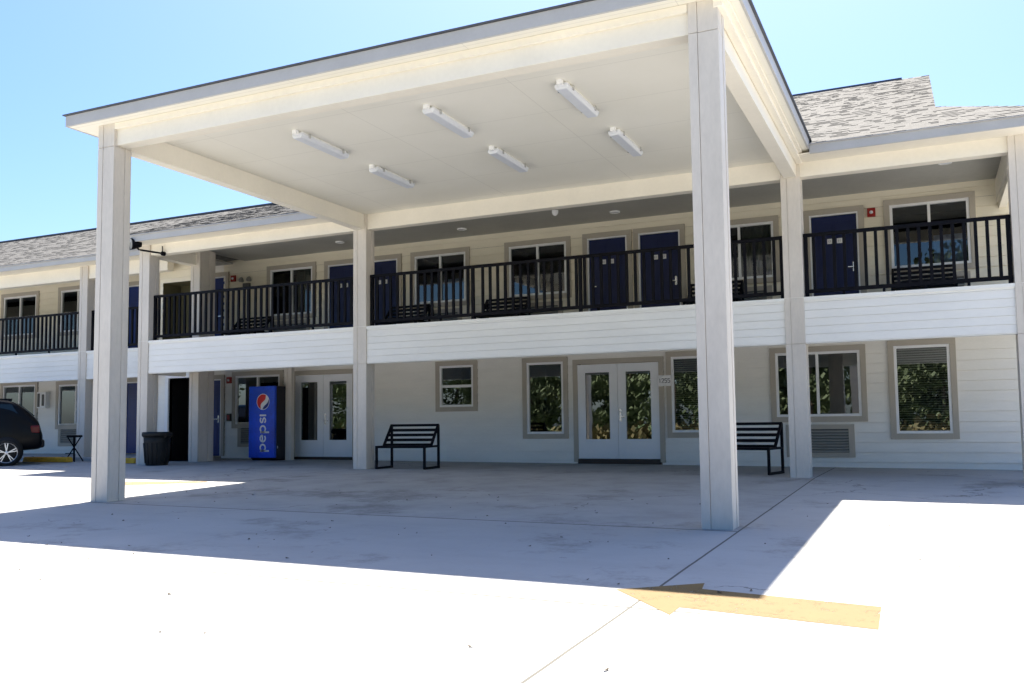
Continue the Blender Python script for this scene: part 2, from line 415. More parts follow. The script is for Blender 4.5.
def door(b, x0, x1, z0, z1, Y=W, side=1, mat='navy', plaques=True, tr=.11):
    m = MB(); y = Y - .005
    m.box(x0, x1, y, y + .045, z0, z1)
    # raised pressed panels
    wd = x1 - x0
    for a0, a1 in ((.13, .46), (.54, .87)):
        for c0, c1 in ((.08, .40), (.45, .78), (.83, .94)):
            m.box(x0 + wd * a0, x0 + wd * a1, y - .007, y, z0 + (z1 - z0) * c0, z0 + (z1 - z0) * c1)
    o = m.build('door', mat, b, bevel=.005)
    f = MB(); w = .035
    f.box(x0 - w, x0 - .004, Y - .035, Y + .04, z0, z1 + w); f.box(x1 + .004, x1 + w, Y - .035, Y + .04, z0, z1 + w); f.box(x0 - .004, x1 + .004, Y - .035, Y + .04, z1 + .004, z1 + w)
    f.build('door_jamb', 'white', o)
    casing(x0 - w - tr, x1 + w + tr, z0, z1 + w + tr, Y, tr, 'door_casing', o, sill=False)
    h = MB(); handle(h, x1 - .07 if side > 0 else x0 + .07, z0 + .98, y, -side); h.build('door_handle', 'chrome', o)
    if plaques:
        for dx in (-.08, .1):
            xx = (x0 + x1) / 2 + dx
            p = MB(); p.box(xx - .05, xx + .05, y - .016, y - .0075, z1 - .56, z1 - .46); digits(p, xx, z1 - .51, y - .016, 1)
            for i in range(len(p.mi)): p.mi[i] = 0 if i < 6 else 1
            p.build('number_plaque', ['logo_white', 'ink'], o)
    return o
def french(b, x0, x1, z0, z1, Y=W):
    o = casing(x0 - .105, x1 + .105, z0 - .05, z1 + .115, Y, .105, 'french_door', b, sill=False)
    xm = (x0 + x1) / 2
    for s, (a, c) in enumerate(((x0, xm - .004), (xm + .004, x1))):
        m = MB(); st = .17; y0, y1 = Y - .025, Y + .025; zl = z0 + .43; zu = z1 - .17
        m.box(a, a + st, y0, y1, z0 + .02, z1); m.box(c - st, c, y0, y1, z0 + .02, z1); m.box(a + st, c - st, y0, y1, zu, z1); m.box(a + st, c - st, y0, y1, z0 + .02, zl)
        # glazing bead
        for q in ((a + st - .02, a + st + .012, zl - .02, zu + .02), (c - st - .012, c - st + .02, zl - .02, zu + .02)): m.box(q[0], q[1], y0 - .008, y0 + .01, q[2], q[3])
        for q in ((zl - .02, zl + .012), (zu - .012, zu + .02)): m.box(a + st + .012, c - st - .012, y0 - .008, y0 + .01, *q)
        m.build('door_leaf', 'door_white', o, bevel=.003)
        p = MB(); p.quad((a + st, Y, zl), (c - st, Y, zl), (c - st, Y, zu), (a + st, Y, zu)); p.build('pane', 'glass_door', o, recalc=False)
    h = MB(); handle(h, xm + .06, z0 + .92, Y - .025, 1); h.tube((xm + .06, Y - .025, z0 + 1.07), (xm + .06, Y - .05, z0 + 1.07), .028, n=12); h.build('door_handle', 'chrome', o)
    t = MB(); t.box(x0, x1, Y - .06, Y + .03, z0 - .09, z0 + .012); t.build('threshold', 'brown', o)
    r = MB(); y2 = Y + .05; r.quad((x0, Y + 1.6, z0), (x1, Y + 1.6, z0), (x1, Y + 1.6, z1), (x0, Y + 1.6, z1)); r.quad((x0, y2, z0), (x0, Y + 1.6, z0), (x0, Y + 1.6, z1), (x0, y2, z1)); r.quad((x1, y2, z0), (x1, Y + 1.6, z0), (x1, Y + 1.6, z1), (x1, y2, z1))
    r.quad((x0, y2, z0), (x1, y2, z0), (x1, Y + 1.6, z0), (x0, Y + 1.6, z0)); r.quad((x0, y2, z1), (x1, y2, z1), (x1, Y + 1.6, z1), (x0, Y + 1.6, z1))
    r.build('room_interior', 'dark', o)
    return o
def column(b, x1, yf, z0, z1, w=CW, d=CW, seam=None, name='column'):
    """x1 = right face, yf = front face: board-clad post"""
    m = MB(); x0 = x1 - w; y1 = yf + d; t = .018; e = .004
    m.box(x0 + t, x1 - t, yf + t, y1 - t, z0, z1)
    cuts = [z0] + ([seam] if isinstance(seam, float) else list(seam or [])) + [z1]
    for za, zb in zip(cuts, cuts[1:]):
        zb2 = zb - (.006 if zb != z1 else 0)
        k = .30
        for f0, f1, pr in ((0, k, .006), (k + .012, 1, 0)):
            m.box(x0 + w * f0, x0 + w * f1, yf - pr, yf + t, za, zb2)
            m.box(x0 + w * f0, x0 + w * f1, y1 - t, y1 + pr, za, zb2)
        for f0, f1, pr in ((.07, .62, 0), (.64, .93, .005)):
            m.box(x1 - t, x1 + pr, yf + d * f0, yf + d * f1, za, zb2); m.box(x0 - pr, x0 + t, yf + d * f0, yf + d * f1, za, zb2)
    return m.build(name, 'column', b, bevel=.003)

# ------------------------------------------------------------------ roof shingles
def shingles(mb, quad, exposure=.12, tab=.16):
    """quad: eave-left, eave-right, ridge-right, ridge-left; laid in courses of separate tabs"""
    a, b, c, d = map(Vector, quad)
    up0, up1 = d - a, c - b; n = max(1, int(round(up0.length / exposure)))
    nrm = (b - a).cross(d - a).normalized()
    if nrm.z < 0: nrm = -nrm
    for i in range(n):
        l0, r0 = a + up0 * (i / n), b + up1 * (i / n); l1, r1 = a + up0 * ((i + 1) / n), b + up1 * ((i + 1) / n)
        L = (r0 - l0).length; x = -random.random() * tab
        while x < L:
            wd = tab * random.uniform(.6, 1.2); s, e = max(0, x), min(L, x + wd); x += wd
            if e <= s + .01: continue
            f0, f1 = s / L, e / L
            lift = random.choice((.004, .004, .010)); mi = random.choices((0, 1, 2), (60, 30, 10))[0]
            p0, p1, p2, p3 = l0.lerp(r0, f0), l0.lerp(r0, f1), l1.lerp(r1, f1), l1.lerp(r1, f0)
            mb.quad(p0 + nrm * lift, p1 + nrm * lift, p2 + nrm * .002, p3 + nrm * .002, mi)
            mb.quad(p0 - nrm * .004, p1 - nrm * .004, p1 + nrm * lift, p0 + nrm * lift, 2 if lift > .008 else 0)
            if lift > .008:
                mb.add([p0 - nrm * .004, p0 + nrm * lift, p3], [(0, 1, 2)], mi); mb.add([p1 - nrm * .004, p1 + nrm * lift, p2], [(0, 1, 2)], mi)
SH = ['shingle_a', 'shingle_b', 'shingle_c']

# ------------------------------------------------------------------ main motel block
B = thing('motel_building', 'cream two storey motel block with upper balcony, behind the drive-under canopy', 'motel', (-5.5, W, 0))
XA, XE = -15.4, 3.7
low_win = [(-8.837, -7.729, 1.128, 2.312, 'hung', None), (-6.581, -5.481, .484, 2.30, 'fix', None), (-3.25, -2.15, .495, 2.30, 'fix', 'blind'),
           (-1.113, .69, .79, 2.28, 'slide', None), (1.083, 2.256, .447, 2.325, 'fix', 'blind'), (-15.05, -13.36, .79, 2.28, 'slide', None)]
up_win = [(-13.91, -12.33, 3.60, 5.03, 'blue_reflection2'), (-9.51, -7.90, 3.62, 5.0, 'blue_reflection'), (-6.99, -5.36, 3.62, 5.0, 'dim'), (-2.45, -.85, 3.62, 4.98, 'curtain'), (1.12, 2.70, 3.60, 5.05, 'blue_reflection')]
fr = [(-5.25, -3.412, .025, 2.10), (-12.97, -11.20, .03, 2.12)]
up_doors = [(-11.92, -11.08, 1), (-10.76, -9.92, -1), (-4.927, -4.087, -1), (-3.757, -2.917, 1), (-.221, .619, 1)]
DZ0, DZ1 = 2.83, 4.86
op = [(x0 + .03, x1 - .03, z0 + .03, z1 - .03) for x0, x1, z0, z1, *_ in low_win] + [(x0 - .03, x1 + .03, -1, z1 + .03) for x0, x1, z0, z1 in fr]
m = MB(); siding(m, XA, XE, -.2, 2.6, W, op); m.box(XA, XE, W + .02, W + .04, -.3, -.19); m.build('wall', 'siding_low', B, recalc=False)
op = [(x0 + .03, x1 - .03, z0 + .03, z1 - .03) for x0, x1, z0, z1, *_ in up_win] + [(x0 - .03, x1 + .03, 2.5, DZ1 + .03) for x0, x1, s in up_doors]
m = MB(); siding(m, XA, XE, 2.6, 5.3, W, op); m.build('wall', 'siding_up', B, recalc=False)
m = MB()   # sides and back, plain
m.quad((XE, W, -.3), (XE, 14, -.3), (XE, 14, 5.3), (XE, W, 5.3)); m.quad((-40, 14, -.3), (XE, 14, -.3), (XE, 14, 5.3), (-40, 14, 5.3))
m.build('wall', 'siding_up', B)
for x0, x1, z0, z1, st, fl in low_win: window(B, x0, x1, z0, z1, st, fill=fl)
for x0, x1, z0, z1, fl in up_win: window(B, x0, x1, z0, z1, 'slide', fill={'blue_reflection': 'blue_reflection', 'curtain': 'curtain'}.get(fl, 'curtain' if fl == 'blue_reflection2' else None))
for q in fr: french(B, *q)
for x0, x1, s in up_doors: door(B, x0, x1, DZ0, DZ1, side=s)
door(B, -16.3, -15.46, .06, 2.08, side=1, mat='navy_lit', plaques=False)
door(B, -16.25, -15.35, DZ0, DZ1, side=1, mat='navy_lit', plaques=False)
# deck, skirt
XS0, XS1 = -14.7, 3.7
m = MB(); m.box(XS0, XS1, .12, W - .02, 2.52, 2.80); m.box(XS0, -14.4, .12, 1.5, 2.52, 2.8); m.build('balcony_deck', 'porch_ceiling', B)
m = MB()
siding(m, XS0, XS1, ZS, ZT - .055, .03, h=.130, dep=.008, gap=.003)
m.quad((XS0, .03, ZS), (XS1, .03, ZS), (XS1, .14, ZS), (XS0, .14, ZS)); m.quad((XS0, .14, ZS), (XS1, .14, ZS), (XS1, .14, 2.52), (XS0, .14, 2.52))
m.box(XS0, XS1, .005, .20, ZT - .055, ZT)
m.quad((XS0, .03, ZS), (XS0, 1.5, ZS), (XS0, 1.5, ZT - .055), (XS0, .03, ZT - .055))
m.build('balcony_skirt', 'siding_skirt', B, recalc=False)
# columns
for x1, base in ((XR, gz(0, 0)), (XL, gz(XL, 0)), (-14.39, gz(-14.4, 0)), (3.30, gz(3.3, 0))):
    column(B, x1, 0, base, ZC if x1 in (XR, XL) else ZC - .06, seam=[ZS, ZT])
column(B, -14.30, 1.50, gz(-14.4, 1), 5.2, w=.29, d=.53, seam=[2.55], name='column')
# pilaster beside the soda machine
column(B, -12.70, 3.02, gz(-12, 1), 2.52, w=.18, d=.12, name='pilaster')
# beams of the block (outside the canopy) + return beams
m = MB()
m.box(XR, 3.0, .04, .24, ZB, 5.05); m.build('beam', 'beam', B, bevel=.004)
m = MB(); m.box(-14.39, XL - CW, .04, .24, ZB, 5.05); m.build('beam', 'beam', B, bevel=.004)
m = MB(); m.box(3.04, 3.24, .31, W, ZB, 5.2); m.box(3.08, 3.20, .31, W - .01, ZB - .12, ZB); m.build('beam', 'beam', B)
m = MB(); m.box(-14.66, -14.42, .31, 1.5, ZB, 5.2); m.build('beam', 'beam', B)
# porch ceiling
m = MB(); m.box(-14.68, XE, .25, W, 5.25, 5.29); m.build('porch_ceiling', 'porch_ceiling', B)
# eave soffit + fascia
EY, EZ0, EZ1 = -.48, 5.03, 5.17
m = MB(); m.box(.0, 3.9, EY + .03, .04, EZ0 + .012, EZ0 + .03)
m.box(3.45, 3.9, .04, W, EZ0 + .012, EZ0 + .03); m.build('soffit', 'beam', B)
m = MB(); m.box(-15.0, XL - CW, EY + .03, .04, EZ0 + .012, EZ0 + .03); m.box(-15.0, -14.4, .04, 2.0, EZ0 + .012, EZ0 + .03); m.build('soffit', 'beam', B)
m = MB(); m.box(.22, 3.93, EY, EY + .03, EZ0, EZ1); m.box(3.9, 3.93, EY + .03, 12, EZ0, EZ1); m.box(.22, 3.97, EY - .03, EY + .03, EZ1 + .001, EZ1 + .018); m.build('fascia', 'fascia', B)
m = MB(); m.box(-15.03, -9.17, EY, EY + .03, EZ0, EZ1); m.box(-15.03, -15.0, EY + .03, .7, EZ0, EZ1); m.box(-15.06, -9.17, EY - .03, EY + .03, EZ1 + .001, EZ1 + .018); m.build('fascia', 'fascia', B)
# roofs
sr = .45
def zr(y): return EZ1 + .025 + sr * (y - EY)
RY = 7.47; xg = 2.08; yh = 1.75
m = MB()
shingles(m, [(-9.2, EY - .03, zr(EY - .03)), (xg, EY - .03, zr(EY - .03)), (xg, RY, zr(RY)), (-9.2, RY, zr(RY))])
# front strip right of the gable, under the hip line
n = 15
for i in range(n):
    y0 = EY - .03 + (yh - EY + .03) * i / n; y1 = EY - .03 + (yh - EY + .03) * (i + 1) / n
    xr0 = 3.97 - (3.97 - xg) * i / n; xr1 = 3.97 - (3.97 - xg) * (i + 1) / n
    shingles(m, [(xg, y0, zr(y0)), (xr0, y0, zr(y0)), (xr1, y1, zr(y1)), (xg, y1, zr(y1))], exposure=5)
# hip end
shingles(m, [(3.97, 11.5, zr(EY)), (3.97, EY - .03, zr(EY - .03)), (xg, yh, zr(yh)), (xg, 9.5, zr(yh))])
shingles(m, [(xg, 15.4, zr(EY)), (-9.2, 15.4, zr(EY)), (-9.2, RY, zr(RY)), (xg, RY, zr(RY))], exposure=.3, tab=.9)
m.quad((xg - .05, yh, zr(yh) - .02), (xg - .05, 13.2, zr(yh) - .02), (xg - .05, RY, zr(RY) - .02), (xg - .05, RY, zr(RY) - .03), 1)
m.quad((-9.2, EY + .04, zr(EY) - .03), (xg, EY + .04, zr(EY) - .03), (xg, RY, zr(RY) - .06), (-9.2, RY, zr(RY) - .06), 1)
rf = m.build('roof', SH, B, recalc=False)
m = MB(); m.hexa([(-9.2, RY - .08, zr(RY) - .03), (1.5, RY - .08, zr(RY) - .03), (1.5, RY + .08, zr(RY) - .03), (-9.2, RY + .08, zr(RY) - .03), (-9.2, RY - .06, zr(RY) + .025), (1.5, RY - .06, zr(RY) + .025), (1.5, RY + .06, zr(RY) + .025), (-9.2, RY + .06, zr(RY) + .025)])
m.build('ridge_vent', 'drip', rf)
RY2, RZ2 = 5.8, 7.39
m = MB()
shingles(m, [(-15.06, EY - .03, EZ1 + .025), (-8.9, EY - .03, EZ1 + .025), (-8.9, RY2, RZ2), (-15.06, RY2, RZ2)])
shingles(m, [(-8.9, 13, EZ1), (-15.06, 13, EZ1), (-15.06, RY2, RZ2), (-8.9, RY2, RZ2)], exposure=.3, tab=.9)
m.add([(-15.06, EY, EZ1 + .02), (-15.06, .75, EZ1 + .02), (-15.06, RY2, RZ2)], [(0, 1, 2)], 1)
m.add([(-8.95, EY + .35, EZ1 + .14), (-8.95, 12.6, EZ1 + .14), (-8.95, RY2, RZ2 - .01)], [(0, 1, 2)], 1)
rf = m.build('roof', SH, B, recalc=False)
m = MB(); m.box(-15.06, -8.9, RY2 - .12, RY2 + .12, RZ2 - .03, RZ2 + .02); m.build('ridge_vent', 'drip', rf)
# stair closet between block and wing: two storeys of dark openings
for z0, z1, top, bk, sd in ((.0, 2.05, 2.55, 'dark', 'siding_low'), (2.82, 4.46, 5.22, 'olive', 'siding_up')):
    xa, xb, yw = (-15.36 if z0 < 1 else -15.62), -14.585, 1.62
    m = MB(); siding(m, -15.72, -14.58, z0 - .2, top, yw, [(xa, xb, z0 - .3, z1)]); m.quad((-15.72, yw, z0 - .2), (-15.72, 2.3, z0 - .2), (-15.72, 2.3, top), (-15.72, yw, top))
    m.build('wall', sd, B, recalc=False)
    m = MB(); y2 = 2.22
    m.quad((xa, y2, z0), (xb, y2, z0), (xb, y2, z1), (xa, y2, z1)); m.quad((xa, yw, z0), (xa, y2, z0), (xa, y2, z1), (xa, yw, z1)); m.quad((xb, yw, z0), (xb, y2, z0), (xb, y2, z1), (xb, yw, z1))
    m.quad((xa, yw, z1), (xb, yw, z1), (xb, y2, z1), (xa, y2, z1)); m.quad((xa, yw, z0 + .01), (xb, yw, z0 + .01), (xb, y2, z0 + .01), (xa, y2, z0 + .01))
    al = m.build('doorway', bk, B); al['label'] = 'open dark doorway of the stair closet'
    f = MB(); f.box(xa - .1, xa, yw - .05, yw + .1, z0, z1 + .08); f.box(xb - .03, xb + .0, yw - .05, yw + .1, z0, z1 + .08); f.box(xa, xb - .03, yw - .05, yw + .1, z1, z1 + .08)
    if z0 < 1: f.build('door_jamb', 'white', al)

# ------------------------------------------------------------------ entrance canopy
K = thing('entrance_canopy', 'flat cream drive-under canopy on two tall square columns', 'canopy', (-4.2, -3, 0))
column(K, XR, -D, gz(0, -D), ZC, seam=[4.79])
column(K, XL, -D, gz(XL, -D), ZC, seam=[4.79])
xb0, xb1 = XL - CW, XR
m = MB(); m.box(XL, XR - CW, -D + .05, -D + .25, ZB, ZC); m.build('beam', 'beam', K, bevel=.004)
m = MB(); m.box(XL, XR - CW, .05, .25, ZB, ZC); m.build('beam', 'beam', K, bevel=.004)
for x in (XR - .05, XL - .05):
    m = MB(); m.box(x - .2, x, -D + CW, 0, ZB, ZC); m.build('beam', 'beam', K, bevel=.004)
FX0, FX1, FY = -9.19, .215, -6.46
m = MB(); m.box(FX0 + .03, FX1 - .03, FY + .03, .26, ZC, ZC + .02); m.build('canopy_ceiling', 'ceiling', K)
# stepped frieze moulding outside the beams
m = MB()
m.box(XR - .045, XR + .05, -D - .012, -.01, ZC - .10, ZC - .003); m.box(XR - .045, XR + .10, -D - .02, -.01, ZC - .04, ZC - .004)
m.box(XL, XR - CW - .005, -D + .0, -D + .045, ZC - .09, ZC - .003)
m.build('frieze', 'beam', K, bevel=.006)
FZ0, FZ1 = ZC - .005, ZC + .15
m = MB(); m.box(FX0, FX1, FY, FY + .03, FZ0, FZ1); m.box(FX1 - .03, FX1, FY + .03, -.20, FZ0, FZ1); m.box(FX0, FX0 + .03, FY + .03, -.20, FZ0, FZ1)
# butt joints in the boards
fa = m.build('fascia', 'fascia', K, bevel=.004)
m = MB()
m.box(FX0 - .03, FX1 + .03, FY - .03, FY + .03, FZ1 + .003, FZ1 + .018); m.box(FX1 - .03, FX1 + .03, FY + .03, -.2, FZ1 + .003, FZ1 + .018); m.box(FX0 - .03, FX0 + .03, FY + .03, -.2, FZ1 + .003, FZ1 + .018)
m.build('drip_edge', 'drip', fa)
m = MB(); zz = FZ1 + .022; xc = (FX0 + FX1) / 2; zt = zz + .42
shingles(m, [(FX0, FY, zz), (FX1, FY, zz), (FX1 - 3.6, -2.8, zt), (FX0 + 3.6, -2.8, zt)])
shingles(m, [(FX1, FY, zz), (FX1, .3, zz), (FX1 - 3.6, .3, zt), (FX1 - 3.6, -2.8, zt)]); shingles(m, [(FX0, .3, zz), (FX0, FY, zz), (FX0 + 3.6, -2.8, zt), (FX0 + 3.6, .3, zt)])
m.quad((FX0 + 3.6, -2.8, zt), (FX1 - 3.6, -2.8, zt), (FX1 - 3.6, 1.6, zt + .3), (FX0 + 3.6, 1.6, zt + .3), 1)
m.quad((FX0, FY, zz - .004), (FX1, FY, zz - .004), (FX1, .3, zz - .004), (FX0, .3, zz - .004), 1)
m.build('roof', SH, K, recalc=False)

# canopy lights
lp = ['front left', 'front middle', 'front right', 'rear left', 'rear middle', 'rear right']
proto = None
for i, (x, y) in enumerate(((-6.40, -4.23), (-4.18, -4.28), (-2.25, -4.29), (-6.40, -2.24), (-4.20, -2.24), (-2.235, -2.24))):
    lab = 'white strip light under the canopy ceiling, %s one of the six' % lp[i]
    if proto is None:
        proto = thing('strip_light', lab, 'ceiling light', (x, y, ZC), 'strip lights under the canopy ceiling')
        m = MB(); m.box(x - .07, x + .07, y - .56, y + .56, ZC - .045, ZC - .001); m.build('housing', 'white', proto, bevel=.012)
        m = MB(); pf = [(-.085, -.03), (-.095, -.06), (-.07, -.105), (.07, -.105), (.095, -.06), (.085, -.03)]
        m.prism([(x + a, ZC + b) for a, b in pf], y - .59, y + .59); m.build('diffuser', 'lens', proto, bevel=.01)
        for s, q in ((a_, b_) for a_ in (-.42, .42) for b_ in (-1, 1)):
            c = MB(); c.box(x + q * .1 - .008, x + q * .1 + .008, y + s - .02, y + s + .02, ZC - .075, ZC - .015)
            c.build('clip', 'chrome', proto)
        c = MB(); c.box(x - .035, x + .035, y - .66, y - .595, ZC - .06, ZC - .002); c.build('cable_box', 'white', proto)
    else: place_copy(proto, (x, y, ZC), 0, lab)

# porch ceiling lights
cl = None
for i, (x, y, lab) in enumerate(((-4.06, 2.75, 'small round porch ceiling light above the pair of navy doors'), (-10.96, 2.63, 'small round porch ceiling light just left of the rear left column'),
        (-7.68, 2.72, 'small round porch ceiling light between the two balcony windows right of that column'), (2.19, 1.92, 'small round porch ceiling light at the right end, above red alarm and window'))):
    if cl is None:
        cl = thing('recessed_light', lab, 'ceiling light', (x, y, 5.25), 'round lights in the porch ceiling')
        m = MB(); m.lathe([(.11, 0), (.11, -.02), (.085, -.026), (.08, -.012)], (x, y, 5.25)); m.build('trim_ring', 'white', cl, smooth=True)
        m = MB(); m.lathe([(.08, -.014), (.04, -.02), (.001, -.022)], (x, y, 5.25)); m.build('lens', 'lens', cl, smooth=True)
    else: place_copy(cl, (x, y, 5.25), 0, lab)
t = thing('smoke_detector', 'white dome hanging from the porch ceiling beside a short conduit', 'detector', (-5.14, 2.07, 5.25))
m = MB(); m.lathe([(.07, 0), (.07, -.03), (.055, -.08), (.02, -.11), (.001, -.112)], (-5.14, 2.07, 5.25)); m.build('dome', 'white', t, smooth=True)
m = MB(); m.tube((-5.25, 1.75, 5.235), (-4.7, 1.62, 5.235), .016, n=8); m.build('conduit', 'white', t)

# ------------------------------------------------------------------ wing at the left
Wg = thing('motel_wing', 'long two storey motel wing at far left, set back beside the stair column', 'motel wing', (-24, W, 0))
WX0, WX1, WY = -40.0, -15.4, 1.2
lw = [(-24.27, -22.60, .79, 2.28), (-21.80, -20.15, .82, 2.24), (-30.4, -28.75, .79, 2.28)]
uw = [(-24.35, -22.65, 3.6, 5.03), (-21.80, -20.15, 3.6, 5.06), (-30.4, -28.75, 3.6, 5.03)]
dws = [(-18.92, -18.08), (-26.6, -25.76)]
op = [(a + .03, b - .03, c + .03, d - .03) for a, b, c, d in lw] + [(a - .03, b + .03, -1, 2.11) for a, b in dws]
m = MB(); siding(m, WX0, -16.5 + .0, -.1, 2.6, W, op); m.build('wall', 'siding_low', Wg, recalc=False)
op = [(a + .03, b - .03, c + .03, d - .03) for a, b, c, d in uw] + [(a - .03, b + .03, 2.5, 4.89) for a, b in dws]
m = MB(); siding(m, WX0, -16.5, 2.6, 5.3, W, op); m.build('wall', 'siding_up', Wg, recalc=False)
m = MB(); siding(m, -16.5, XA, -.1, 2.6, W, [(-16.34, -15.42, -1, 2.11)]); siding(m, -16.5, XA, 2.6, 5.3, W, [(-16.29, XA + .1, 2.5, 4.89)]); m.build('wall', 'siding_low', Wg, recalc=False)
for i, q in enumerate(lw): window(Wg, *q, 'slide', fill=('curtain', None, 'curtain')[i])
for i, q in enumerate(uw): window(Wg, *q, 'slide', fill=('blue_reflection', 'curtain', 'blue_reflection')[i])
for a, b in dws:
    door(Wg, a, b, .12, 2.10, mat='navy_lit', plaques=False); door(Wg, a, b, DZ0, DZ1, mat='navy_lit', plaques=False)
m = MB(); m.box(WX0, -15.73, WY + .12, W - .02, 2.52, 2.80); m.build('balcony_deck', 'porch_ceiling', Wg)
m = MB(); siding(m, WX0, -15.73, 2.09, ZT - .055, WY + .03, h=.130, dep=.008, gap=.003); m.box(WX0, -15.73, WY + .005, WY + .2, ZT - .055, ZT)
m.quad((WX0, WY + .03, 2.09), (-15.73, WY + .03, 2.09), (-15.73, WY + .14, 2.09), (WX0, WY + .14, 2.09)); m.quad((WX0, WY + .14, 2.09), (-15.73, WY + .14, 2.09), (-15.73, WY + .14, 2.52), (WX0, WY + .14, 2.52)); m.build('balcony_skirt', 'siding_skirt', Wg, recalc=False)
for x in (-17.82, -24.6, -31.4): column(Wg, x, WY, .02, 5.04, seam=[2.09, ZT], w=.28)
m = MB(); m.box(WX0, -15.1, WY + .04, WY + .24, 4.70, 5.05); m.build('beam', 'beam', Wg)
m = MB(); m.box(WX0, -15.1, WY + .25, W, 5.2, 5.24); m.build('porch_ceiling', 'porch_ceiling', Wg)
m = MB(); m.box(WX0, -15.04, .75, 1.24, 5.035, 5.05); m.build('soffit', 'beam', Wg)
m = MB(); m.box(WX0, -15.04, .72, .75, 5.03, 5.15); m.box(WX0, -15.04, .69, .75, 5.153, 5.17); m.build('fascia', 'fascia', Wg)
m = MB()
shingles(m, [(-40, .69, 5.175), (-15.06, .69, 5.175), (-15.06, RY2, RZ2), (-40, RY2, RZ2)]); shingles(m, [(-15.06, 13, EZ1), (-40, 13, EZ1), (-40, RY2, RZ2), (-15.06, RY2, RZ2)], exposure=.3, tab=.9)
rf = m.build('roof', SH, Wg, recalc=False)
m = MB(); m.box(-40, -15.06, RY2 - .12, RY2 + .12, RZ2 - .03, RZ2 + .02); m.build('ridge_vent', 'drip', rf)

# ------------------------------------------------------------------ railings
def railing(x0, x1, y, label, posts=(), zt=3.88):
    t = thing('balcony_railing', label, 'railing', ((x0 + x1) / 2, y, ZT), 'black railings along the balcony')
    m = MB(); m.box(x0, x1, y - .03, y + .03, zt - .055, zt); m.build('top_rail', 'black', t, bevel=.006)
    m = MB(); m.box(x0, x1, y - .024, y + .024, ZT + .075, ZT + .135); m.build('bottom_rail', 'black', t, bevel=.004)
    n = max(1, round((x1 - x0) / .158)); 
    pst = [x0 + .035, x1 - .035] + list(posts)
    for px in pst:
        m = MB(); m.box(px - .03, px + .03, y - .027, y + .027, ZT, zt - .05); m.box(px - .05, px + .05, y - .05, y + .05, ZT, ZT + .012); m.build('post', 'black', t)
    for i in range(1, n):
        px = x0 + (x1 - x0) * i / n
        if min(abs(px - q) for q in pst) < .06: continue
        m = MB(); m.box(px - .024, px + .024, y - .02, y + .02, ZT + .13, zt - .05); m.build('baluster', 'black', t)
    for px in [x0 + (x1 - x0) * k / 5 for k in (1, 2, 3, 4)]:
        m = MB(); m.box(px - .02, px + .02, y - .018, y + .018, ZT, ZT + .08); m.build('foot', 'black', t)
    return t
railing(-14.38, XL - CW - .005, .16, 'black balcony railing left of the rear left canopy column', (-11.6,))
railing(XL + .005, -CW - .005, .16, 'long black balcony railing in the middle, behind the canopy', (-6.1, -3.9))
railing(.005, 2.99, .16, 'black balcony railing right of the rear right canopy column')
railing(-24.59, -18.11, WY + .16, 'black wing balcony railing left of the wing column')
railing(-17.81, -15.75, WY + .16, 'short black wing balcony railing right of the wing column')

# ------------------------------------------------------------------ benches
def make_bench(label):
    t = thing('bench', label, 'bench', (0, 0, 0), 'black metal benches')
    L, Dp, s = 1.10, .68, .042
    for x in (s / 2, L - s / 2):       # closed leg loops
        m = MB(); m.bar((x, 0, .44), (x, Dp, .44), s, s); m.bar((x, 0, s / 2), (x, Dp, s / 2), s, s); m.bar((x, s / 2, s), (x, s / 2, .425), s, s); m.bar((x, Dp - s / 2, s), (x, Dp - s / 2, .86), s, s)
        m.build('leg', 'black', t)
        m = MB(); m.bar((x, .32, .455), (x, Dp - .02, .875), s, s); m.build('back_stay', 'black', t)
    m = MB()
    for y in (.025, .115, .205, .295): m.box(s + .002, L - s - .002, y, y + .07, .43, .455)
    m.box(s, L - s, .0, .022, .415, .458); m.build('seat', 'black', t)
    m = MB()
    for k in range(5):
        f = .04 + k * .235; y = .32 + (Dp - .34) * f; z = .455 + .415 * f
        hh = .056 if k < 4 else .05
        m.bar((s + .002, y, z), (L - s - .002, y, z), .02, hh)
    m.build('backrest', 'black', t)
    return t
b0 = make_bench('black slatted metal bench on the ground beside the rear left column')
b0.location = (-8.27, .06, gz(-8, 0) + .002); b0.rotation_euler.z = R(4)
a = R(-12); fx, fy = -.70, .48
place_copy(b0, (fx - 1.10 * math.cos(a), fy - 1.10 * math.sin(a), gz(-1, 0) + .002), a, 'black slatted metal bench at ground level, half behind the front right canopy column')
for x, lab in ((-14.72, 'black bench on the balcony, below the twin emergency light at left'), (-10.0, 'black bench on the balcony just right of the rear left column'),
        (-7.40, 'black bench on the balcony between two windows in the middle'), (-2.66, 'black bench on the balcony, right of the pair of navy doors'), (1.22, 'black bench on the balcony under the rightmost window')):
    place_copy(b0, (x, 2.72, 2.802), 0, lab)

